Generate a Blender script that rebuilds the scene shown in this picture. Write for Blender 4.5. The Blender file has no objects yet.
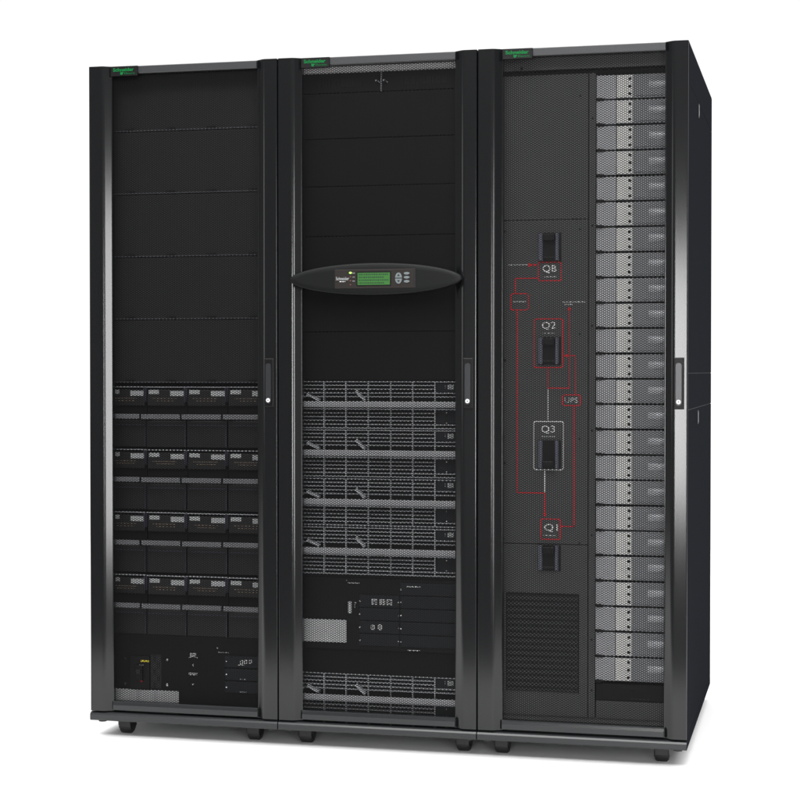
import bpy, math, random
import numpy as np
random.seed(4)
S = bpy.context.scene
COL = S.collection

# ------------------------------------------------------------------ materials
def mat(name, rgb, rough=.5, metal=0., spec=.5, var=0., bump=0., bscale=900., coat=0., emit=None, tint=None, aniso=False):
    m = bpy.data.materials.new(name); m.use_nodes = True
    nt = m.node_tree; N = nt.nodes; L = nt.links
    b = N['Principled BSDF']
    b.inputs['Base Color'].default_value = (*rgb, 1)
    b.inputs['Roughness'].default_value = rough
    b.inputs['Metallic'].default_value = metal
    b.inputs['Specular IOR Level'].default_value = spec
    b.inputs['Coat Weight'].default_value = coat
    if emit:
        b.inputs['Emission Color'].default_value = (*emit[0], 1); b.inputs['Emission Strength'].default_value = emit[1]
    tc = N.new('ShaderNodeTexCoord')
    if var:
        n = N.new('ShaderNodeTexNoise'); n.inputs['Scale'].default_value = 7.; n.inputs['Detail'].default_value = 5
        L.new(tc.outputs['Object'], n.inputs['Vector'])
        mr = N.new('ShaderNodeMapRange'); mr.inputs['From Min'].default_value = .3; mr.inputs['From Max'].default_value = .7
        mr.inputs['To Min'].default_value = max(.03, rough - var); mr.inputs['To Max'].default_value = min(1, rough + var)
        L.new(n.outputs['Fac'], mr.inputs['Value']); L.new(mr.outputs['Result'], b.inputs['Roughness'])
    if tint:
        n2 = N.new('ShaderNodeTexNoise'); n2.inputs['Scale'].default_value = 40; n2.inputs['Detail'].default_value = 4
        L.new(tc.outputs['Object'], n2.inputs['Vector'])
        mx = N.new('ShaderNodeMix'); mx.data_type = 'RGBA'
        mx.inputs['A'].default_value = (*rgb, 1); mx.inputs['B'].default_value = (*tint, 1)
        L.new(n2.outputs['Fac'], mx.inputs['Factor']); L.new(mx.outputs['Result'], b.inputs['Base Color'])
    if bump:
        n = N.new('ShaderNodeTexNoise'); n.inputs['Scale'].default_value = bscale; n.inputs['Detail'].default_value = 2
        if aniso:
            mp = N.new('ShaderNodeMapping'); mp.inputs['Scale'].default_value = (1, 1, .02)
            L.new(tc.outputs['Object'], mp.inputs['Vector']); L.new(mp.outputs['Vector'], n.inputs['Vector'])
        else:
            L.new(tc.outputs['Object'], n.inputs['Vector'])
        bp = N.new('ShaderNodeBump'); bp.inputs['Strength'].default_value = bump; bp.inputs['Distance'].default_value = .0004
        L.new(n.outputs['Fac'], bp.inputs['Height']); L.new(bp.outputs['Normal'], b.inputs['Normal'])
    return m

M = dict(
    stile=mat('dark_anodised_metal', (.0050, .0053, .0058), .17, .0, .46),
    rail=mat('dark_rail_metal', (.010, .011, .012), .26, .0, .5),
    powder=mat('black_powder_coat', (.008, .0085, .009), .55, 0, .25, var=.05, bump=.15, bscale=1400),
    side=mat('side_powder_coat', (.0165, .0178, .0212), .8, 0, .0, bump=.2, bscale=1400),
    mesh=mat('perforated_sheet_black', (.0035, .0035, .0038), .45, 0, .10),
    black=mat('interior_black', (.004, .004, .0042), .6, 0, .2),
    plastic=mat('black_plastic', (.005, .005, .0055), .38, 0, .2),
    rubber=mat('caster_rubber', (.010, .010, .010), .55, 0, .4, var=.08),
    blank=mat('blanking_panel_grey', (.018, .018, .0185), .6, 0, .2, var=.08),
    blankb=mat('blanking_panel_black', (.006, .006, .0062), .6, 0, .12, var=.06),
    card=mat('card_face_dark', (.010, .0115, .0135), .55, 0, .2),
    plate=mat('switch_plate_grey', (.058, .0585, .0595), .6, 0, .25, var=.05, tint=(.050, .0505, .052)),
    hgrey=mat('grip_grey', (.29, .295, .305), .45, .1, .4, var=.05),
    slat=mat('slat_grey', (.33, .34, .355), .42, .2, .5),
    ridge=mat('ridge_grey', (.42, .43, .45), .4, .2, .5),
    label=mat('label_silver', (.42, .43, .43), .5, 0, .3, tint=(.34, .35, .36)),
    white=mat('white_print', (.60, .60, .60), .5),
    module=mat('module_grey', (.32, .325, .34), .45, .1, .4, var=.05, tint=(.27, .275, .29)),
    module2=mat('module_dark_grey', (.155, .16, .17), .42, .1, .4, var=.05),
    mlabel=mat('module_label', (.60, .60, .585), .5, 0, .3, tint=(.46, .46, .445)),
    chrome=mat('bright_steel', (.6, .6, .62), .22, 1.),
    bluegrey=mat('switch_cheek', (.075, .08, .11), .4, 0, .5),
    red=mat('red_line', (.48, .010, .018), .5, 0, .2),
    green=mat('logo_green', (.0, .13, .028), .5, 0, .15),
    yellow=mat('yellow_print', (.75, .62, .04), .5),
    amber=mat('amber_print', (.20, .15, .11), .5),
    lock=mat('lock_white', (.6, .6, .6), .3, 0, .5),
    oval=mat('oval_black', (.0035, .0038, .004), .42, 0, .2),
    brown=mat('bezel_brown', (.018, .0148, .0135), .4, 0, .2),
    lcd=mat('lcd_green', (.018, .085, .013), .35, emit=((.07, .32, .045), .16)),
    lcdtext=mat('lcd_text', (.004, .035, .010), .4),
    led=mat('led_green', (.3, .8, .1), .4, emit=((.45, .95, .12), .9)),
    ledoff=mat('led_off', (.12, .045, .03), .4),
    key=mat('key_grey', (.13, .15, .155), .35, 0, .4),
    floor=mat('floor_white', (.93, .93, .93), .75, 0, .1, tint=(.91, .91, .91)),
)

M['hlever'] = mat('handle_lever', (.022, .023, .026), .3, .2, .6)
M['blankhi'] = mat('blanking_lip', (.075, .077, .085), .4, .2, .5)
M['cheek'] = mat('module_cheek', (.040, .038, .056), .4, 0, .3)
M['bgrip'] = mat('battery_grip_grey', (.16, .162, .172), .45, .1, .4)
M['toprail'] = mat('top_rail_metal', (.024, .025, .027), .34, 0, .6)
M['batt'] = mat('battery_face', (.015, .015, .0155), .45, 0, .3, var=.08)
M['vgrey'] = mat('vent_steel', (.038, .038, .040), .55, 0, .2)
M['plate2'] = mat('header_grey', (.085, .085, .087), .6, 0, .3)
M['chromeg'] = mat('lever_metal', (.33, .34, .355), .38, .2, .4)

# ------------------------------------------------------------------ mesh builder
class MB:
    def __init__(s): s.v = []; s.f = []; s.mi = []; s.sm = []; s.mats = []
    def _m(s, m):
        if m not in s.mats: s.mats.append(m)
        return s.mats.index(m)
    def add(s, vs, fs, m, smooth=False):
        o = len(s.v); k = s._m(m); s.v += [tuple(p) for p in vs]
        for f in fs: s.f.append([o + i for i in f]); s.mi.append(k); s.sm.append(smooth)
        return s
    def box(s, x0, x1, y0, y1, z0, z1, m, bev=0.):
        if bev <= 0:
            vs = [(x, y, z) for x in (x0, x1) for y in (y0, y1) for z in (z0, z1)]
            return s.add(vs, [(0, 1, 3, 2), (4, 6, 7, 5), (0, 4, 5, 1), (2, 3, 7, 6), (0, 2, 6, 4), (1, 5, 7, 3)], m)
        b = min(bev, (x1-x0)*.45, (z1-z0)*.45, (y1-y0)*.9)
        # front (-y) edges chamfered, two steps
        rings = [(y1, 0), (y0 + b, 0), (y0 + b*.3, b*.3), (y0, b)]
        vs = []
        for y, i in rings: vs += [(x0+i, y, z0+i), (x1-i, y, z0+i), (x1-i, y, z1-i), (x0+i, y, z1-i)]
        fs = [(3, 2, 1, 0)]
        for r in range(3):
            a = r*4
            for k in range(4): fs.append((a+k, a+(k+1) % 4, a+4+(k+1) % 4, a+4+k))
        fs.append((12, 13, 14, 15))
        return s.add(vs, fs, m)
    def prism_z(s, poly, z0, z1, m, alt=None, altm=None):  # poly in (x,y)
        n = len(poly)
        if alt is not None:
            k0 = len(s.mi); s.prism_z(poly, z0, z1, m); s.mi[k0+2+alt] = s._m(altm); return s
        vs = [(x, y, z0) for x, y in poly] + [(x, y, z1) for x, y in poly]
        fs = [tuple(range(n-1, -1, -1)), tuple(range(n, 2*n))] + [(i, (i+1) % n, n+(i+1) % n, n+i) for i in range(n)]
        return s.add(vs, fs, m)
    def prism_x(s, poly, x0, x1, m):                      # poly in (y,z)
        n = len(poly)
        vs = [(x0, y, z) for y, z in poly] + [(x1, y, z) for y, z in poly]
        fs = [tuple(range(n)), tuple(range(2*n-1, n-1, -1))] + [(i, n+i, n+(i+1) % n, (i+1) % n) for i in range(n)]
        return s.add(vs, fs, m)
    def plan(s, poly, y0, y1, m):                         # poly in (x,z), y0 = front
        n = len(poly)
        vs = [(x, y0, z) for x, z in poly] + [(x, y1, z) for x, z in poly]
        fs = [tuple(range(n)), tuple(range(2*n-1, n-1, -1))] + [(i, n+i, n+(i+1) % n, (i+1) % n) for i in range(n)]
        return s.add(vs, fs, m)
    def disc(s, x, z, r, y0, y1, m, n=14, rz=None):
        rz = rz or r
        return s.plan([(x+r*math.cos(2*math.pi*i/n), z+rz*math.sin(2*math.pi*i/n)) for i in range(n)], y0, y1, m)
    def cyl_x(s, y, z, r, x0, x1, m, n=24, ch=0.):
        prof = [(x0, r-ch), (x0+ch, r), (x1-ch, r), (x1, r-ch)] if ch else [(x0, r), (x1, r)]
        vs = []
        for x, rr in prof: vs += [(x, y+rr*math.cos(2*math.pi*i/n), z+rr*math.sin(2*math.pi*i/n)) for i in range(n)]
        fs = []
        for k in range(len(prof)-1):
            for i in range(n): fs.append((k*n+i, (k+1)*n+i, (k+1)*n+(i+1) % n, k*n+(i+1) % n))
        s.add(vs, fs, m, True)
        s.add([vs[i] for i in range(n)], [tuple(range(n))], m)
        return s.add([vs[-n+i] for i in range(n)], [tuple(range(n-1, -1, -1))], m)
    def cyl_z(s, x, y, r, z0, z1, m, n=20):
        return s.prism_z([(x+r*math.cos(2*math.pi*i/n), y+r*math.sin(2*math.pi*i/n)) for i in range(n)], z0, z1, m)
    def bar(s, a, b, w, y0, y1, m):                       # bar between two (x,z) points
        dx, dz = b[0]-a[0], b[1]-a[1]; l = math.hypot(dx, dz) or 1; nx, nz = -dz/l*w/2, dx/l*w/2
        return s.plan([(a[0]+nx, a[1]+nz), (a[0]-nx, a[1]-nz), (b[0]-nx, b[1]-nz), (b[0]+nx, b[1]+nz)], y0, y1, m)
    def frame(s, x0, x1, z0, z1, w, y0, y1, m, r=.006, n=5):
        def rr(x0, x1, z0, z1, r):
            p = []
            for cx, cz, a0 in ((x1-r, z0+r, -90), (x1-r, z1-r, 0), (x0+r, z1-r, 90), (x0+r, z0+r, 180)):
                for k in range(n+1):
                    a = math.radians(a0+90*k/n); p.append((cx+r*math.cos(a), cz+r*math.sin(a)))
            return p
        o = rr(x0, x1, z0, z1, r); i = rr(x0+w, x1-w, z0+w, z1-w, max(r-w, .0005)); k = len(o)
        vs = [(x, y0, z) for x, z in o] + [(x, y0, z) for x, z in i] + [(x, y1, z) for x, z in o] + [(x, y1, z) for x, z in i]
        fs = []
        for j in range(k):
            q = (j+1) % k
            fs += [(j, q, k+q, k+j), (j, 2*k+j, 2*k+q, q), (k+j, k+q, 3*k+q, 3*k+j)]
        return s.add(vs, fs, m)
    def text(s, txt, x, z, h, y, m, th=.0006, wid=None, bold=0.):
        cu = bpy.data.curves.new('t', 'FONT'); cu.body = txt; cu.size = 1; cu.offset = bold; cu.resolution_u = 3
        o = bpy.data.objects.new('t', cu); me = bpy.data.meshes.new_from_object(o)
        vs = [tuple(p.co) for p in me.vertices]; fs = [tuple(p.vertices) for p in me.polygons]
        bpy.data.objects.remove(o); bpy.data.curves.remove(cu); bpy.data.meshes.remove(me)
        x0 = min(p[0] for p in vs); x1 = max(p[0] for p in vs); z0 = min(p[1] for p in vs); z1 = max(p[1] for p in vs)
        sz = h/(z1-z0); sx = wid/(x1-x0) if wid else sz
        return s.add([(x+(p[0]-x0)*sx, y, z+(p[1]-z0)*sz) for p in vs], fs, m)
    def dashes(s, x0, x1, z, h, y, m, seed=0, a=.003, b=.009, gap=.0022):   # print too small to read
        rd = random.Random(seed); x = x0
        while x < x1-.001:
            w = min(rd.uniform(a, b), x1-x); s.box(x, x+w, y, y+.001, z-h/2, z+h/2, m); x += w+gap
        return s
    def build(s, name, parent=None, smooth_angle=None, loc=None):
        me = bpy.data.meshes.new(name); me.from_pydata(s.v, [], s.f)
        for k in s.mats: me.materials.append(M[k])
        me.polygons.foreach_set('material_index', s.mi); me.polygons.foreach_set('use_smooth', s.sm)
        me.update()
        o = bpy.data.objects.new(name, me); COL.objects.link(o)
        if parent: o.parent = parent
        if loc: o.location = loc
        return o

def thing(name, loc, label, cat, group=None):
    o = bpy.data.objects.new(name, None); COL.objects.link(o); o.location = loc
    o.empty_display_size = .05
    o['label'] = label; o['category'] = cat
    if group: o['group'] = group
    return o
def copy_tree(root, loc, label):
    r = root.copy(); COL.objects.link(r); r.location = loc; r['label'] = label
    def rec(src, dst):
        for ch in src.children:
            c = ch.copy(); COL.objects.link(c); c.parent = dst; rec(ch, c)
    rec(root, r)
    return r

# perforated sheet: staggered round holes on a diamond grid, real openings
def perf_mesh(name, x0, x1, z0, z1, y, a=.0114, b=.0033, R=.00272, matname='mesh'):
    nr = int((z1-z0)/b)+1; nc = int((x1-x0)/a)+1
    pts = []
    for r in range(nr):
        off = (a/2 if r % 2 else 0)
        xs = x0+off+a*np.arange(nc - (1 if r % 2 else 0)); pts.append(np.stack([xs, np.full_like(xs, z0+r*b)], 1))
    C = np.concatenate(pts); n = len(C)
    outer = np.array([(a/2, 0), (a/4, b/2), (0, b), (-a/4, b/2), (-a/2, 0), (-a/4, -b/2), (0, -b), (a/4, -b/2)])
    ang = np.arctan2(outer[:, 1], outer[:, 0]); inner = np.stack([np.cos(ang)*R, np.sin(ang)*R], 1)
    P = np.concatenate([C[:, None, :]+outer[None], C[:, None, :]+inner[None]], 1)   # n,16,2
    V = np.empty((n*16, 3), np.float32); V[:, 0] = P[..., 0].ravel(); V[:, 1] = y; V[:, 2] = P[..., 1].ravel()
    V[:, 0] = np.clip(V[:, 0], x0-.001, x1+.001)
    k = np.arange(8); q = (k+1) % 8
    F = np.stack([k, q, 8+q, 8+k], 1)                                                # 8,4
    F = (np.arange(n)[:, None, None]*16+F[None]).reshape(-1, 4)
    me = bpy.data.meshes.new(name)
    me.vertices.add(len(V)); me.vertices.foreach_set('co', V.ravel())
    me.loops.add(F.size); me.loops.foreach_set('vertex_index', F.ravel().astype(np.int32))
    me.polygons.add(len(F)); me.polygons.foreach_set('loop_start', np.arange(0, F.size, 4, dtype=np.int32))
    me.update(calc_edges=True); me.materials.append(M[matname])
    return me

# ------------------------------------------------------------------ the cabinets
ZT = 2.036
SHEET = perf_mesh('perforated_sheet', .068, .540, .108, 2.014, .0165)

def badge(door):
    b = MB(); b.box(.0740, .1600, -.0025, .006, 2.0035, 2.0335, 'plastic', .001)
    o = b.build('name_badge', door)
    t = MB(); t.text('Schneider', .0825, 2.0170, .0110, -.0034, 'green', wid=.067, bold=.035)
    # emblem and second word under the name
    t.bar((.1055, 2.0135), (.1160, 2.0135), .0030, -.0034, -.0028, 'green')
    t.disc(.1100, 2.0110, .0042, -.0036, -.0030, 'green'); 
    t.text('Electric', .1190, 2.0085, .0058, -.0034, 'green', wid=.034)
    t.build('lettering', door)

def door_handle(door):
    h = MB()
    h.box(.5600, .5890, -.0050, .003, 1.0080, 1.1530, 'plastic', .0025)
    pts = []
    n = 8
    for k in range(n+1): a = math.pi*k/n; pts.append((.5743+.0082*math.cos(a), 1.1300+.0082*math.sin(a)))
    for k in range(n+1): a = math.pi+math.pi*k/n; pts.append((.5743+.0082*math.cos(a), 1.0270+.0082*math.sin(a)))
    pts = pts[::-1]
    h.plan(pts[::-1], -.0110, -.0045, 'hlever')
    h.disc(.5743, 1.0290, .0062, -.0130, -.0108, 'lock', 20)
    h.disc(.5743, 1.0290, .0018, -.0134, -.0129, 'plastic', 8)
    h.build('handle', door)

def stile_poly(x_out, x_edge, x_in, sgn):
    # plan outline: raised outer face, bevel falling to the sheet, small bright lip; corners rounded
    def arc(p, a, b, r=.0032, n=5):
        ax, ay = a[0]-p[0], a[1]-p[1]; la = math.hypot(ax, ay); bx, by = b[0]-p[0], b[1]-p[1]; lb = math.hypot(bx, by)
        A = (p[0]+ax/la*r, p[1]+ay/la*r); B = (p[0]+bx/lb*r, p[1]+by/lb*r)
        return [((1-t)**2*A[0]+2*t*(1-t)*p[0]+t*t*B[0], (1-t)**2*A[1]+2*t*(1-t)*p[1]+t*t*B[1]) for t in [k/n for k in range(n+1)]]
    P = [(x_out, .030), (x_out, 0.), (x_edge, -.0006), (x_in, .0135), (x_in+sgn*.0022, .0135), (x_in+sgn*.0022, .030)]
    out = [P[0]] + arc(P[1], P[0], P[2]) + arc(P[2], P[1], P[3], .0075, 8) + arc(P[3], P[2], P[4], .0008, 2) + [P[4], P[5]]
    return out

def cabinet(i, label, wheels):
    c = thing('equipment_cabinet', (.6*i, 0, 0), label, 'cabinet', 'black equipment cabinets bolted side by side')
    # carcass
    b = MB()
    b.box(.0025, .5975, .034, .060, 2.022, 2.034, 'powder')                # inner front head
    b.box(.0025, .0440, .034, .060, .080, 2.0215, 'powder'); b.box(.5560, .5975, .034, .060, .080, 2.0215, 'powder')
    b.box(.010, .590, 1.030, 1.060, .080, 2.030, 'powder')
    b.box(.012, .588, .70, .705, .080, 2.020, 'black')                       # dark inner bulkhead
    b.box(.008, .592, .061, 1.029, .0805, .0865, 'black')
    b.build('frame', c)
    t = MB(); t.box(.002, .598, .032, 1.068, 2.0345, 2.038, 'powder'); t.build('top_panel', c)
    # base plinth with rounded nose
    pl = MB(); z0, z1 = .0515, .0785
    nose = [(1.068, z0), (1.068, z1), (.012, z1), (.004, z1-.0010), (-.001, z1-.0040), (-.0035, z1-.009), (-.0035, z0+.005), (-.0015, z0+.001), (.004, z0)]
    pl.prism_x(nose[::-1], .0015, .5985, 'rail'); pl.mi[0] = pl.mi[1] = pl._m('side'); pl.build('base_plinth', c)
    for x in wheels:
        for y in (.085, .985):
            w = MB(); w.cyl_x(y, .0235, .0235, x-.0195, x+.0195, 'rubber', 32, .005)
            w.prism_x([(y-.022, .0513), (y+.022, .0513), (y+.022, .030), (y+.012, .014), (y-.012, .014), (y-.022, .030)], x-.0215, x-.0196, 'plastic')
            w.prism_x([(y-.022, .0513), (y+.022, .0513), (y+.022, .030), (y+.012, .014), (y-.012, .014), (y-.022, .030)], x+.0196, x+.0215, 'plastic')
            w.box(x-.0194, x+.0194, y-.0262, y+.0262, .0200, .0512, 'rubber', .003)
            w.build('caster', c)
    for x in (.028, .572):
        for y in (.032, 1.03):
            f = MB(); f.cyl_z(x, y, .0125, .0440, .0490, 'rubber'); f.cyl_z(x, y, .007, .0490, .0514, 'rubber'); f.build('levelling_foot', c)
    # sides
    for side in (0, 1):
        xs = (.0015, .0029) if side == 0 else (.5971, .5985)
        def plate(nm, za, zb):
            q = MB(); q.box(xs[0], xs[1], .0335, 1.067, za, zb, 'side'); return q.build(nm, c)
        plate('side_trim', 1.9255, 2.0335)
        up = plate('side_panel', 1.1098, 1.9235); plate('side_rail', 1.0068, 1.1080); lo = plate('side_panel', .0805, 1.0045)
        bk = MB(); xx = .0060 if side == 0 else .5940; bk.box(xx-.0030, xx+.0030, .036, 1.0672, .081, 2.03, 'black'); bk.build('side_liner', c)
        xo = .5987 if side else .0013
        for pr, z in ((up, 1.90), (lo, .976)):
            l = MB(); l.box(min(xo, xo+(.0012 if side else -.0002)), max(xo+(.0012 if side else 0), xo), .405, .428, z-.0205, z+.0205, 'plastic')
            l.box(min(xo+(.0012 if side else -.0012), xo+(.002 if side else -.0002)), max(xo+(.002 if side else 0), xo+(.0012 if side else -.0002)), .4115, .4205, z-.016, z+.016, 'slat'); l.build('latch', pr)
    # door
    d = MB()
    q = stile_poly(.0020, .0470, .0705, 1); d.prism_z(q, .0815, ZT, 'stile', 0, 'side')
    q = stile_poly(.5985, .5565, .5365, -1); d.prism_z(q[::-1], .0815, ZT, 'stile', len(q)-2, 'side')
    d.prism_x([(.030, 2.0115), (.030, 2.0345), (.0075, 2.0345), (.0045, 2.0325), (.0045, 2.0135), (.0065, 2.0115)][::-1], .0728, .5342, 'toprail')
    d.prism_x([(.030, .0835), (.030, .1115), (.0105, .1115), (.0065, .1085), (.0055, .1000), (.0055, .0850), (.0080, .0835)][::-1], .0728, .5342, 'rail')
    door = d.build('door', c)
    sh = bpy.data.objects.new('perforated_sheet', SHEET); COL.objects.link(sh); sh.parent = door
    badge(door); door_handle(door)
    return c

C1 = cabinet(0, 'black battery cabinet at the left end, four rows of small modules behind mesh', (.087, .5014))
C2 = cabinet(1, 'black power cabinet in the middle, oval control panel across its mesh door', (.066, .546))
C3 = cabinet(2, 'black distribution cabinet at the right end, red line diagram behind its mesh door', (.061, .523))

YF = .075
# ---- left cabinet, fixed contents
seams = [2.030, 1.8455, 1.6545, 1.4625, 1.2720, 1.0785]
for k in range(5):
    b = MB(); za, zb = seams[k+1]+.0012, seams[k]-.0012
    b.box(.040, .560, YF, YF+.012, za, zb, 'blank', .0015)
    b.box(.040, .560, YF-.0022, YF, za, za+.0030, 'blankhi')
    for j in range(4):
        x = .0905+j*.1318
        b.box(x, x+.029, YF-.0032, YF-.001, za+.0032, za+.0085, 'black'); b.box(x+.004, x+.008, YF-.0036, YF-.003, za+.0045, za+.007, 'blank')
    b.build('blanking_panel', C1)

b = MB(); b.box(.040, .560, YF, YF+.012, .0870, .3070, 'blankb', .0015); bp = b.build('lower_panel', C1)
for x, z in ((.0849, .2316), (.2226, .2325), (.0847, .1545), (.2225, .1559)):
    s_ = MB(); s_.disc(x, z, .0040, YF-.003, YF, 'chrome', 12); s_.bar((x-.003, z), (x+.003, z), .001, YF-.0033, YF-.0029, 'black'); s_.build('screw', bp)
s_ = MB(); s_.box(.0990, .1660, YF-.006, YF, .1380, .2420, 'plastic', .003)
s_.box(.122, .146, YF-.016, YF-.006, .168, .215, 'plastic', .002); s_.box(.126, .142, YF-.022, YF-.016, .188, .204, 'blank', .002)
s_.dashes(.1378, .1672, .2266, .0052, YF-.0070, 'yellow', 1, .003, .006, .0012); s_.disc(.1409, .1647, .0034, YF-.0075, YF-.006, 'red', 10)
s_.dashes(.138, .152, .2160, .002, YF-.017, 'slat', 2); s_.build('circuit_breaker', bp)
g = perf_mesh('vent_grille', .170, .204, .145, .245, YF-.0025, .0080, .0040, .0022, 'vgrey')
go = bpy.data.objects.new('vent_grille', g); COL.objects.link(go); go.parent = bp
s_ = MB(); x = .3053
s_.frame(x-.009, x+.009, .2475, .2560, .0013, YF-.001, YF, 'white', .001); s_.bar((x-.003, .2480), (x-.003, .2555), .001, YF-.001, YF, 'white'); s_.bar((x+.003, .2480), (x+.003, .2555), .001, YF-.001, YF, 'white')
s_.bar((x-.014, .2420), (x, .2465), .0014, YF-.001, YF, 'white'); s_.bar((x, .2465), (x+.014, .2420), .0014, YF-.001, YF, 'white')
s_.build('printed_symbol', bp); s_ = MB(); s_.box(x-.0012, x+.0012, YF-.001, YF, .2150, .2230, 'white'); s_.build('printed_symbol', bp); s_ = MB(); s_.dashes(x-.014, x+.014, .1945, .0022, YF-.001, 'white', 3, .002, .004, .001); s_.dashes(x-.014, x+.014, .1900, .0022, YF-.001, 'white', 5, .002, .004, .001)
s_.build('printed_symbol', bp); s_ = MB(); s_.disc(x, .161, .0024, YF-.002, YF, 'white', 8); s_.build('printed_symbol', bp)
for k in range(3):
    s_ = MB(); zc = .2356-.0388*k; s_.box(.4080, .5480, YF-.005, YF, zc-.0175, zc+.0175, 'card', .0015)
    s_.disc(.4144, zc, .0025, YF-.0068, YF-.005, 'chrome', 10)
    if k == 0:
        for j, xx in enumerate((.458, .471, .486)): s_.frame(xx, xx+.009, zc-.007+.002*j, zc+.006+.001*j, .0016, YF-.0062, YF-.005, 'white', .002)
        s_.dashes(.452, .475, zc-.009, .0016, YF-.0062, 'white', 4, .002, .003, .001)
    else: s_.dashes(.4560, .4800, zc-.013, .0022, YF-.0062, 'slat', k, .004, .007, .002)
    s_.build('interface_card', bp)
s_ = MB(); s_.disc(.3841, .2754, .0024, YF-.002, YF, 'chrome', 8); s_.dashes(.3860, .4225, .2617, .0020, YF-.001, 'slat', 9); s_.build('printed_caption', bp)
s_ = MB(); s_.box(.0450, .2594, YF-.003, YF, .0985, .1375, 'label', .001)
s_.box(.122, .134, YF-.0035, YF-.003, .100, .136, 'slat'); s_.box(.180, .190, YF-.0035, YF-.003, .100, .136, 'slat'); s_.build('rating_label', bp)

# ---- battery modules: sixteen, four rows of four
def battery_module(loc, label):
    t = thing('battery_module', loc, label, 'battery module', 'battery modules in the left cabinet')
    W, H = .1300, .1890
    b = MB(); b.box(.001, W, .010, .520, -H, 0, 'blankb', .002)
    b.plan([(W-.0048, -.004), (W-.0020, -.0480), (W-.0004, -.0480), (W-.0004, -.004)], -.006, .010, 'cheek')
    b.plan([(.0005, -.004), (.0005, -.0480), (.0016, -.0480), (.0034, -.004)], -.004, .010, 'cheek')
    b.plan([(W-.0024, -.1100), (W-.0034, -H+.006), (W-.0004, -H+.006), (W-.0004, -.1100)], -.002, .010, 'cheek')
    b.box(.0060, W-.0060, .0015, .0032, -.1200, -.1170, 'cheek', .0005)
    b.box(.0045, W-.004, 0, .0095, -.0600, -.0105, 'batt', .002)          # upper moulding
    b.box(.0012, W-.0002, .003, .0095, -H+.004, -.1050, 'batt', .002)
    b.box(.001, W, -.002, .010, -.0032, -.0012, 'ridge')
    b.build('body', t)
    h = MB(); h.box(-.0022, W-.0070, -.0360, -.0290, -.0992, -.0845, 'bgrip', .002)
    h.box(.004, .012, -.030, .004, -.0975, -.0865, 'plastic'); h.box(W-.016, W-.008, -.030, .004, -.0975, -.0865, 'plastic')
    h.build('handle', t)
    l = MB(); l.box(.0110, .0440, -.0012, 0, -.0235, -.0110, 'label'); l.build('label', t)
    l = MB(); l.box(.0805, .1240, -.0012, 0, -.0295, -.0140, 'label'); l.build('label', t)
    p = MB(); p.dashes(.022, .100, -.0370, .0016, -.0008, 'amber', 11); p.dashes(.034, .096, -.0445, .0016, -.0008, 'amber', 12); p.build('caption', t)
    return t
bx = [.0225, .1535, .2845, .4165]; bz = [1.0690, .8765, .6840, .4915]
rown = ['top row', 'second row', 'third row', 'bottom row']; coln = ['leftmost', 'second from left', 'third from left', 'rightmost']
proto = None
for r in range(4):
    for c_ in range(4):
        lab = 'black battery module, %s in the %s of the left cabinet' % (coln[c_], rown[r])
        if proto is None: proto = battery_module((bx[0], YF, bz[0]), lab)
        else: copy_tree(proto, (bx[c_], YF+random.uniform(-.0015, .0015), bz[r]+random.uniform(-.0006, .0006)), lab)

# ---- middle cabinet
Y2 = .070
hd = MB(); hd.box(.040, .560, Y2, Y2+.012, 1.9400, 2.0290, 'blankb', .001); hp = hd.build('header_panel', C2)
s_ = MB(); s_.box(.045, .555, Y2-.026, Y2-.001, 1.9970, 2.0130, 'white', .0015); s_.build('light_strip', hp)
for a, e in ((.1014, .2398), (.3628, .4979)):
    s_ = MB(); s_.box(a, e, Y2-.002, Y2, 1.9555, 1.9810, 'black')
    for k in range(14): s_.box(a+.003+(e-a-.006)*k/14, a+.005+(e-a-.006)*k/14, Y2-.004, Y2-.002, 1.958, 1.979, 'plastic')
    s_.build('vent', hp)
s_ = MB(); s_.box(.2985, .3003, Y2-.010, Y2, 1.9384, 2.0100, 'ridge'); s_.build('divider', hp)
for x in (.2855, .3095):
    s_ = MB(); s_.disc(x, 1.9680, .0050, Y2-.012, Y2, 'plastic', 12); s_.disc(x, 1.9690, .0030, Y2-.014, Y2-.012, 'chrome', 8); s_.bar((x+.004, 1.971), (x+.009, 1.964), .002, Y2-.008, Y2, 'slat'); s_.build('latch_knob', hp)
s2 = [1.9390, 1.8037, 1.6624, 1.5150, 1.3749, 1.2317, 1.0870]
for k in range(6):
    b = MB(); b.box(.040, .560, Y2, Y2+.012, s2[k+1]+.001, s2[k]-.001, 'blankb', .002); b.build('blanking_panel', C2)

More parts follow.
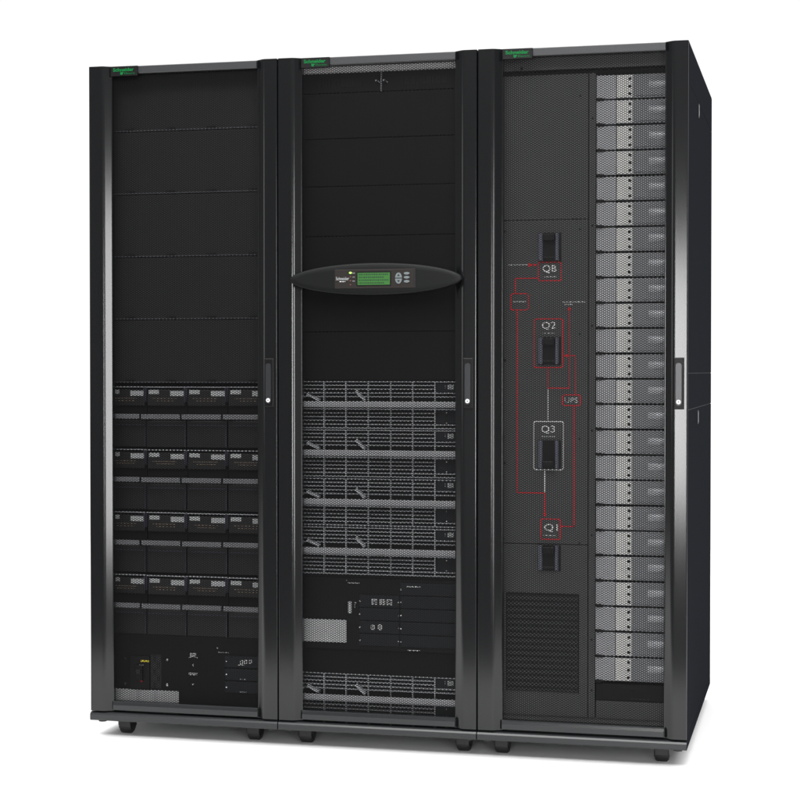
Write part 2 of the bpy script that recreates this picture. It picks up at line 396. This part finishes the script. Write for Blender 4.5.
def power_module(loc, label, top_cols=True):
    t = thing('power_module', loc, label, 'power module', 'louvred power modules in the middle cabinet')
    H = .1405; ribs = [.0195, .0875, .1550, .2230, .2915, .3590, .4260]
    b = MB(); b.box(.001, .529, .014, .560, -H, 0, 'black', .002); b.build('body', t)
    g = MB()
    rows_u = [-.0010, -.0120, -.0232, -.0344, -.0456]; rows_d = [-.0825, -.0940, -.1052, -.1164, -.1276, -.1385]
    for z in rows_u + rows_d:
        full = z in (-.0010, -.0344, -.0456, -.0825, -.1276, -.1385)
        x1 = .5285 if full else .4255
        g.prism_x([(.0005, z-.0012), (.0005, z+.0009), (.0110, z+.0024), (.0110, z+.0006)], .0015, x1, 'slat')
    for x in ribs: g.box(x-.0010, x+.0010, -.0012, .012, -H+.002, -.0015, 'ridge')
    g.build('louvre_grille', t)
    r = MB(); r.box(.4285, .5280, .006, .0135, -.0320, -.0030, 'card', .001); r.build('end_panel', t); r = MB(); r.box(.4285, .5280, .006, .0135, -.1240, -.0845, 'card', .001)
    r.disc(.4600, -.0920, .0016, .0045, .0062, 'white', 8); r.disc(.4600, -.1215, .0016, .0045, .0062, 'white', 8); r.build('end_panel', t)
    l = MB()
    for k in range(4): l.box(.4635+.0048*k, .4670+.0048*k, .0045, .0060, -.0235+.001*(k % 2), -.0090, 'label')
    l.box(.4555, .4570, .0045, .0060, -.020, -.010, 'slat'); l.build('label', t)
    h = MB(); h.box(-.004, .533, -.0310, -.0240, -.0765, -.0585, 'hgrey', .0035)
    for x in (.02, .26, .50): h.box(x, x+.010, -.024, .012, -.073, -.062, 'plastic')
    h.build('handle', t)
    for a, e in (((.190, -.0310), (.2160, -.0560)), ((.040, -.0400), (.075, -.0555))):
        q = MB(); q.bar(a, e, .0060, -.014, .008, 'ridge'); q.bar((a[0]-.001, a[1]-.003), (a[0]+.004, a[1]+.006), .004, -.016, -.010, 'label'); q.build('ejector_lever', t)
    return t
pm = None
names = ['topmost of the four stacked', 'second from the top', 'third from the top', 'just above the card rack', 'alone at the very bottom']
for k, z in enumerate((1.0845, .9405, .7955, .6505, .2140)):
    lab = 'louvred power module, %s in the middle cabinet' % names[k]
    if pm is None: pm = power_module((.6+.0345, Y2, z), lab)
    else: copy_tree(pm, (.6+.0345, Y2, z), lab)

b = MB(); b.box(.040, .560, Y2+.001, Y2+.012, .2150, .5085, 'blankb', .001); b.build('lower_blank', C2)
cr = thing('card_rack', (.6, Y2, .2880), 'rack of dark control cards with silver label under the stacked power modules', 'card rack')
q = MB(); q.box(.0420, .5580, -.006, .300, 0, .2120, 'black', .001); q.build('chassis', cr)
for col, (xa, xb) in enumerate(((.2330, .3550), (.3585, .5480))):
    for k in range(5):
        if col == 0 and k == 0: continue
        zt = .2030-.0385*k+(-.0015 if col else 0)
        zt = .2030-.0385*k
        q = MB(); q.box(xa, xb, -.0105, -.006, zt-.0360-(.0 if k < 4 else -.001), zt, 'card', .0015)
        q.disc(xa+.0028, zt-.019, .0021, -.0125, -.0105, 'white', 8)
        if col == 0: q.disc(xb-.0020, zt-.019, .0014, -.0125, -.0105, 'white', 8)
        if col == 0 and k == 1:
            for j in range(3):
                x = .272+.0245*j-(.003 if j == 2 else 0); q.frame(x, x+.016, zt-.0275, zt-.0115, .0016, -.0115, -.0105, 'white', .001)
                q.bar((x+.005, zt-.027), (x+.005, zt-.012), .0013, -.0115, -.0105, 'white'); q.bar((x+.0105, zt-.027), (x+.0105, zt-.012), .0013, -.0115, -.0105, 'white')
                q.bar((x+.002, zt-.0165-.004*j), (x+.014, zt-.0165-.003*j), .0012, -.0115, -.0105, 'white')
        if col == 0 and k == 3:
            for j in range(2):
                x = .269+.022*j; q.frame(x, x+.012, zt-.026, zt-.011+.002*j, .0018, -.0115, -.0105, 'white', .005); q.bar((x+.006, zt-.026), (x+.006, zt-.014), .0014, -.0115, -.0105, 'white')
        q.build('control_card', cr)
q = MB(); q.dashes(.378, .419, .1930, .0024, -.0115, 'white', 21); q.dashes(.381, .418, .0050, .0024, -.0115, 'white', 22)
q.disc(.1940, .2060, .0026, -.008, -.006, 'chrome', 8); q.dashes(.198, .233, .1985, .0022, -.0075, 'label', 23); q.build('caption', cr)
q = MB(); q.box(.0450, .1930, -.009, -.006, .0200, .0875, 'label', .001); q.bar((.125, .055), (.135, .049), .003, -.0096, -.009, 'slat'); q.box(.168, .171, -.0096, -.009, .048, .057, 'slat'); q.build('rating_label', cr)
q = MB(); q.box(.1985, .2090, -.008, -.006, .1080, .1430, 'label', .0005); q.dashes(.2180, .2245, .1400, .002, -.0075, 'slat', 24); q.box(.2180, .2195, -.0075, -.006, .125, .137, 'slat'); q.build('port_label', cr)

# oval control panel on the middle door
cp = MB(); cx, cz, ax, az = .3040, 1.3820, .2585, .0470; n = 72
rings = [(-.0022, .90), (-.016, .985), (-.022, 1.0), (-.028, .992), (-.0315, .965), (-.0325, .90), (-.0328, .60)]
vs = []
for y, k in rings:
    for i in range(n):
        a = 2*math.pi*i/n; ca, sa = math.cos(a), math.sin(a)
        vs.append((cx+(ax-(1-k)*az*1.2)*math.copysign(abs(ca)**.97, ca), y, cz+az*k*math.copysign(abs(sa)**1.12, sa)))
fs = []
for r in range(len(rings)-1):
    for i in range(n): fs.append((r*n+i, r*n+(i+1) % n, (r+1)*n+(i+1) % n, (r+1)*n+i))
cp.add(vs, fs, 'oval', True); cp.add([vs[(len(rings)-1)*n+i] for i in range(n)], [tuple(range(n))], 'oval')
cp.add([vs[i] for i in range(n)], [tuple(range(n-1, -1, -1))], 'oval')
cpo = cp.build('control_panel', C2)
q = MB(); q.box(.1850, .4260, -.0345, -.0329, 1.3545, 1.4100, 'brown', .001); q.box(.4200, .4235, -.0350, -.0345, 1.358, 1.407, 'card'); 
q.build('display_bezel', cpo)
q = MB(); q.text('Schneider', .1890, 1.3790, .0095, -.0352, 'label', wid=.0400, bold=0); q.dashes(.2000, .2170, 1.3750, .0020, -.0352, 'white', 30); q.build('lettering', cpo)
q = MB(); q.box(.2510, .3545, -.0352, -.0345, 1.3610, 1.4035, 'plastic'); q.box(.2545, .3508, -.0358, -.0352, 1.3645, 1.3995, 'lcd')
for k in range(4): q.dashes(.2580, .3470-(.012 if k % 2 else 0), 1.3945-.0082*k, .0042, -.0361, 'lcdtext', 40+k, .002, .006, .0016)
q.build('screen', cpo)
for k in range(4):
    q = MB(); q.disc(.2330, 1.4000-.0115*k, .0042 if k == 0 else .0022, -.0357, -.0345, 'led' if k == 0 else 'ledoff', 12, .0028 if k == 0 else .0020); q.build('indicator_light', cpo)
q = MB()
for k in range(3): q.dashes(.2395, .2460, 1.3990-.0115*k, .0018, -.0352, 'slat', 50+k, .002, .003, .0012)
q.build('caption', cpo)
for sgn in (1, -1):
    pts = [(.3770+.0100*math.cos(math.pi*j/10), 1.3828+sgn*(.0012+.0150*math.sin(math.pi*j/10))) for j in range(11)]
    if sgn < 0: pts = pts[::-1]
    q = MB(); q.plan(pts, -.0375, -.0345, 'key'); tri = [(.3730, 1.3828+sgn*.006), (.3810, 1.3828+sgn*.006), (.3770, 1.3828+sgn*.012)]
    q.plan(tri if sgn > 0 else tri[::-1], -.0379, -.0374, 'card'); q.build('arrow_key', cpo)
for k in range(3):
    q = MB(); q.disc(.4010, 1.3965-.0115*k, .0085, -.0372, -.0345, 'key', 18, .0038); q.build('key', cpo)

# ---- right cabinet
Y3 = .052
b = MB(); b.box(.045, .560, Y3+.002, Y3+.010, 1.9790, 2.0300, 'plate2', .001); b.build('header_panel', C3)
b = MB(); b.box(.045, .560, .095, .100, 1.958, 1.978, 'black'); b.build('gap_backing', C3)
sp = MB(); sp.box(.045, .3128, Y3, Y3+.008, 1.5505, 1.9640, 'plate', .001); sp.box(.045, .3128, Y3, Y3+.008, .6180, 1.5485, 'plate', .001)
sp.box(.045, .3128, Y3, Y3+.008, .1210, .6160, 'plate', .001); sp.box(.3148, .3335, Y3, Y3+.008, .1210, 1.9640, 'plate', .001)
sp.box(.3128, .3148, Y3+.004, Y3+.010, .1210, 1.9640, 'black')
panel = sp.build('switch_panel', C3)
q = MB()
for x, z, r in ((.070, 1.518, .004), (.070, 1.220, .0026), (.0705, 1.146, .0046), (.0695, .925, .0026), (.0705, .849, .0046), (.0695, .629, .003), (.289, 1.520, .003), (.289, 1.221, .003), (.289, .921, .003), (.289, .622, .003), (.289, 1.900, .003),
                (.324, 1.835, .003), (.324, 1.53, .003), (.324, 1.245, .003), (.324, .945, .003), (.324, .645, .003), (.324, .345, .003), (.324, .20, .003), (.12, 1.985, .004)):
    q.disc(x, z, r, Y3-.0012, Y3+.001, 'black', 10)
q.build('rivet', panel)
def main_switch(z0, z1, on):
    x0, x1 = .1690, .2350; s = MB()
    s.box(x0, x1, Y3-.004, Y3, z0, z1, 'plastic', .001)
    s.box(x0+.002, x0+.0140, Y3-.0095, Y3-.004, z0+.002, z1-.002, 'bluegrey', .001); s.box(x1-.0160, x1-.006, Y3-.0095, Y3-.004, z0+.002, z1-.002, 'bluegrey', .001)
    s.box(x0+.0145, x1-.0165, Y3-.007, Y3-.004, z0+.001, z1-.001, 'black')
    zz = (z1-.024, z1-.004) if on else (z0+.004, z0+.024)
    s.box(x0+.0150, x1-.0170, Y3-.022, Y3-.007, zz[0], zz[1], 'plastic', .003)
    s.box(x0+.0150, x1-.0170, Y3-.0095, Y3-.007, z0+.008, z0+.014, 'blank', .001)
    s.build('main_switch', panel)
main_switch(1.4300, 1.5120, True); main_switch(1.1334, 1.2131, True); main_switch(.8340, .9167, False); main_switch(.5400, .6150, True)
YL = (Y3-.0016, Y3); LW = .0025
def line(pts, m):
    s = MB()
    for a, e in zip(pts, pts[1:]):
        dx, dz = e[0]-a[0], e[1]-a[1]; l = math.hypot(dx, dz); ux, uz = dx/l*LW/2, dz/l*LW/2
        s.bar((a[0]-ux, a[1]-uz), (e[0]+ux, e[1]+uz), LW, *YL, m)
    return s.build('diagram_line', panel)
def dbox(x0, x1, z0, z1, m): s = MB(); s.frame(x0, x1, z0, z1, LW, *YL, m, .007); return s.build('diagram_box', panel)
def arrow(x, z, dx, dz, m):
    s = MB(); l = .011; w = .0055
    p = [(x+dx*l/2, z+dz*l/2), (x-dx*l/2-dz*w, z-dz*l/2+dx*w), (x-dx*l/2+dz*w, z-dz*l/2-dx*w)]
    s.plan(p, Y3-.0020, Y3, m); s.build('diagram_arrow', panel)
dbox(.1676, .2371, 1.3732, 1.4286, 'red'); line([(.1423, 1.4204), (.1660, 1.4204)], 'red'); arrow(.1610, 1.4204, 1, 0, 'red'); arrow(.1470, 1.4204, 1, 0, 'red')
line([(.1660, 1.3822), (.1030, 1.3822), (.1030, 1.3410)], 'red'); dbox(.0881, .1416, 1.2901, 1.3393, 'red')
line([(.1088, 1.2885), (.1092, .7640), (.1888, .7640), (.1888, .6990)], 'red'); arrow(.1888, .7010, 0, -1, 'red')
line([(.2595, 1.2980), (.2597, 1.0661), (.1974, 1.0661), (.1974, 1.1220)], 'red'); arrow(.2595, 1.2950, 0, 1, 'red')
dbox(.1559, .2412, 1.1239, 1.2661, 'red'); line([(.2455, 1.1592), (.2771, 1.1592), (.2772, 1.0500)], 'red'); arrow(.2490, 1.1592, -1, 0, 'red')
dbox(.2384, .2920, 1.0150, 1.0482, 'red'); line([(.2731, 1.0135), (.2736, .6692), (.2365, .6692)], 'red')
dbox(.1764, .2350, .6298, .6905, 'red')
line([(.1975, 1.0625), (.1975, .9740)], 'white'); dbox(.1554, .2437, .8301, .9713, 'white'); line([(.1888, .8280), (.1888, .7675)], 'white')
q = MB()
for tx, x, z in (('QB', .1820, 1.3960), ('Q2', .1800, 1.2330), ('Q3', .1780, .9350), ('Q1', .1870, .6520)):
    q.text(tx, x, z, .0235, Y3-.0018, 'white', wid=.0400, bold=.006)
q.text('UPS', .2460, 1.0240, .0155, Y3-.0018, 'label', wid=.0380, bold=0)
q.build('lettering', panel)
q = MB(); q.dashes(.0810, .1380, 1.4213, .0026, Y3-.001, 'label', 60); q.dashes(.0960, .1340, 1.3150, .0032, Y3-.001, 'label', 61)
q.dashes(.2400, .3050, 1.3130, .0032, Y3-.001, 'label', 62); q.dashes(.2450, .2700, 1.3060, .0026, Y3-.001, 'label', 63)
q.dashes(.1850, .2220, 1.3860, .0024, Y3-.001, 'label', 64); q.dashes(.1800, .2200, 1.2240, .0024, Y3-.001, 'label', 65); q.dashes(.1800, .2180, .9270, .0024, Y3-.001, 'label', 66); q.dashes(.1840, .2220, .6420, .0024, Y3-.001, 'label', 67)
q.build('caption', panel)
# coarse vent low on the left
q = MB(); q.box(.0770, .2890, Y3-.003, Y3, .1900, .4750, 'black', .001); vp = q.build('vent_panel', C3)
g = perf_mesh('vent_grille', .0800, .2860, .1950, .4700, Y3-.0055, .0114, .0053, .0032, 'vgrey')
go = bpy.data.objects.new('vent_grille', g); COL.objects.link(go); go.parent = vp
q = MB(); q.box(.3370, .5560, Y3-.001, Y3+.008, .1740, .2210, 'blankb', .002); q.box(.4092, .4631, Y3-.003, Y3-.001, .2085, .2135, 'black'); q.box(.4380, .4900, Y3-.003, Y3-.001, .1800, .1820, 'blank'); q.build('end_cover', C3)
q = MB(); q.box(.3370, .5560, Y3, Y3+.008, .1210, .1720, 'plate', .001); q.build('lower_plate', C3)
q = MB(); q.box(.045, .560, Y3+.006, Y3+.03, .0870, .1200, 'plate2', .001); q.build('floor_rail', C3)

def dist_module(loc, label):
    t = thing('breaker_module', loc, label, 'breaker module', 'grey breaker modules stacked in the right cabinet')
    H = .0672; m = MB()
    m.box(0, .0550, .001, .200, -H, 0, 'module', .0015); m.box(.0575, .2150, .003, .200, -H, 0, 'module2', .0015); m.build('body', t)
    s = MB(); s.box(.0575, .1030, -.0005, .0028, -H+.0015, -.0015, 'mlabel', .001)
    for k in range(3): s.disc(.0948, -.0125-.0215*k, .0044, -.0012, 0, 'black', 10)
    s.build('label_strip', t)
    r = MB(); r.box(.1070, .2140, .0005, .0029, -H+.006, -.006, 'module2', .001)
    r.cyl_x(.008, -.0310, .0135, .1480, .2130, 'chromeg', 20, .002)
    r.build('rocker_lever', t)
    k = MB(); k.box(.0010, .0170, -.006, .006, -H-.0052, -H+.0028, 'black', .0015); k.box(.0170, .0230, -.004, .004, -H-.0038, -H+.0014, 'black', .001); k.build('latch', t)
    return t
places = ['topmost of the column'] + [w+' from the top of the column' for w in ('second', 'third', 'fourth', 'fifth', 'sixth')] + ['seventh from the top beside the QB switch', 'eighth from the top beside the QB lettering', 'ninth from the top, just below the QB box',
 'tenth from the top beside the Q2 lettering', 'eleventh from the top beside the Q2 switch', 'twelfth from the top beside the Q2 box bottom', 'twelfth from the bottom beside the UPS box', 'eleventh from the bottom beside the Q3 lettering', 'tenth from the bottom beside the Q3 switch', 'ninth from the bottom beside the Q3 box bottom'] + [
 w+' from the bottom of the column' for w in ('eighth', 'seventh', 'sixth', 'fifth', 'fourth', 'third', 'second')] + ['lowest of the column']
dm = None
for k in range(24):
    lab = 'grey breaker module with pale label, %s' % places[k]
    if dm is None: dm = dist_module((1.2+.3360, Y3, 1.9565), lab)
    else: copy_tree(dm, (1.2+.3360+random.uniform(-.0005, .0005), Y3+random.uniform(-.0012, .0012), 1.9565-.07216*k+random.uniform(-.0004, .0004)), lab)
b = MB(); b.box(.3345, .5600, .255, .260, .121, 1.964, 'black'); b.build('module_backing', C3)

# ------------------------------------------------------------------ floor
f = MB(); f.add([(-9, -1.4, 0), (11, -1.4, 0), (11, 6, 0), (-9, 6, 0)], [(0, 1, 2, 3)], 'floor')
fo = f.build('floor'); fo['kind'] = 'structure'; fo['label'] = 'seamless white studio floor under the cabinets'

# ------------------------------------------------------------------ light
W = bpy.data.worlds.new('World'); S.world = W; W.use_nodes = True
nt = W.node_tree; bg = nt.nodes['Background']
tc = nt.nodes.new('ShaderNodeTexCoord'); sx = nt.nodes.new('ShaderNodeSeparateXYZ'); mr = nt.nodes.new('ShaderNodeMapRange')
nt.links.new(tc.outputs['Generated'], sx.inputs['Vector']); nt.links.new(sx.outputs['Y'], mr.inputs['Value'])
mr.inputs['From Min'].default_value = -.15; mr.inputs['From Max'].default_value = .45; mr.inputs['To Min'].default_value = .20; mr.inputs['To Max'].default_value = 1.08
mr.interpolation_type = 'SMOOTHSTEP'
nt.links.new(mr.outputs['Result'], bg.inputs['Strength']); bg.inputs['Color'].default_value = (1, 1, 1, 1)

from mathutils import Vector
def lamp(name, loc, to, w, h, power, col=(1, 1, 1)):
    l = bpy.data.lights.new(name, 'AREA'); l.shape = 'RECTANGLE'; l.size = w; l.size_y = h; l.energy = power; l.color = col
    o = bpy.data.objects.new(name, l); COL.objects.link(o); o.location = loc
    o.rotation_euler = (Vector(to)-Vector(loc)).to_track_quat('-Z', 'Y').to_euler()
    return o
lamp('key_softbox', (.9, -4.2, 4.6), (.9, 0, 1.0), 4.0, 1.6, 255)
lamp('front_strip_softbox', (1.48, -5.4, 1.05), (1.6, 0, 1.05), .36, 1.5, 58)
lamp('right_strip_softbox', (3.25, -3.95, 1.10), (.1, 0, 1.10), .42, 2.1, 62)
lamp('overhead_softbox', (.9, -.6, 6.5), (.9, -.6, 0), 14.0, 12.0, 1250)
lamp('left_fill_softbox', (-4.2, -5.0, 1.9), (.9, 0, 1.1), 1.6, 2.0, 25)

# ------------------------------------------------------------------ camera
cam = bpy.data.cameras.new('camera'); co = bpy.data.objects.new('camera', cam); COL.objects.link(co); S.camera = co
co.location = (2.1554, -4.8576, 1.1161); co.rotation_euler = (math.pi/2-.0170, 0, .2389)
cam.sensor_width = 36; cam.lens = 1721.5/800*36; cam.clip_end = 300
S.view_settings.view_transform = 'Standard'; S.view_settings.look = 'None'; S.view_settings.exposure = 0; S.view_settings.gamma = 1
S.render.film_transparent = False
S.cycles.max_bounces = 6
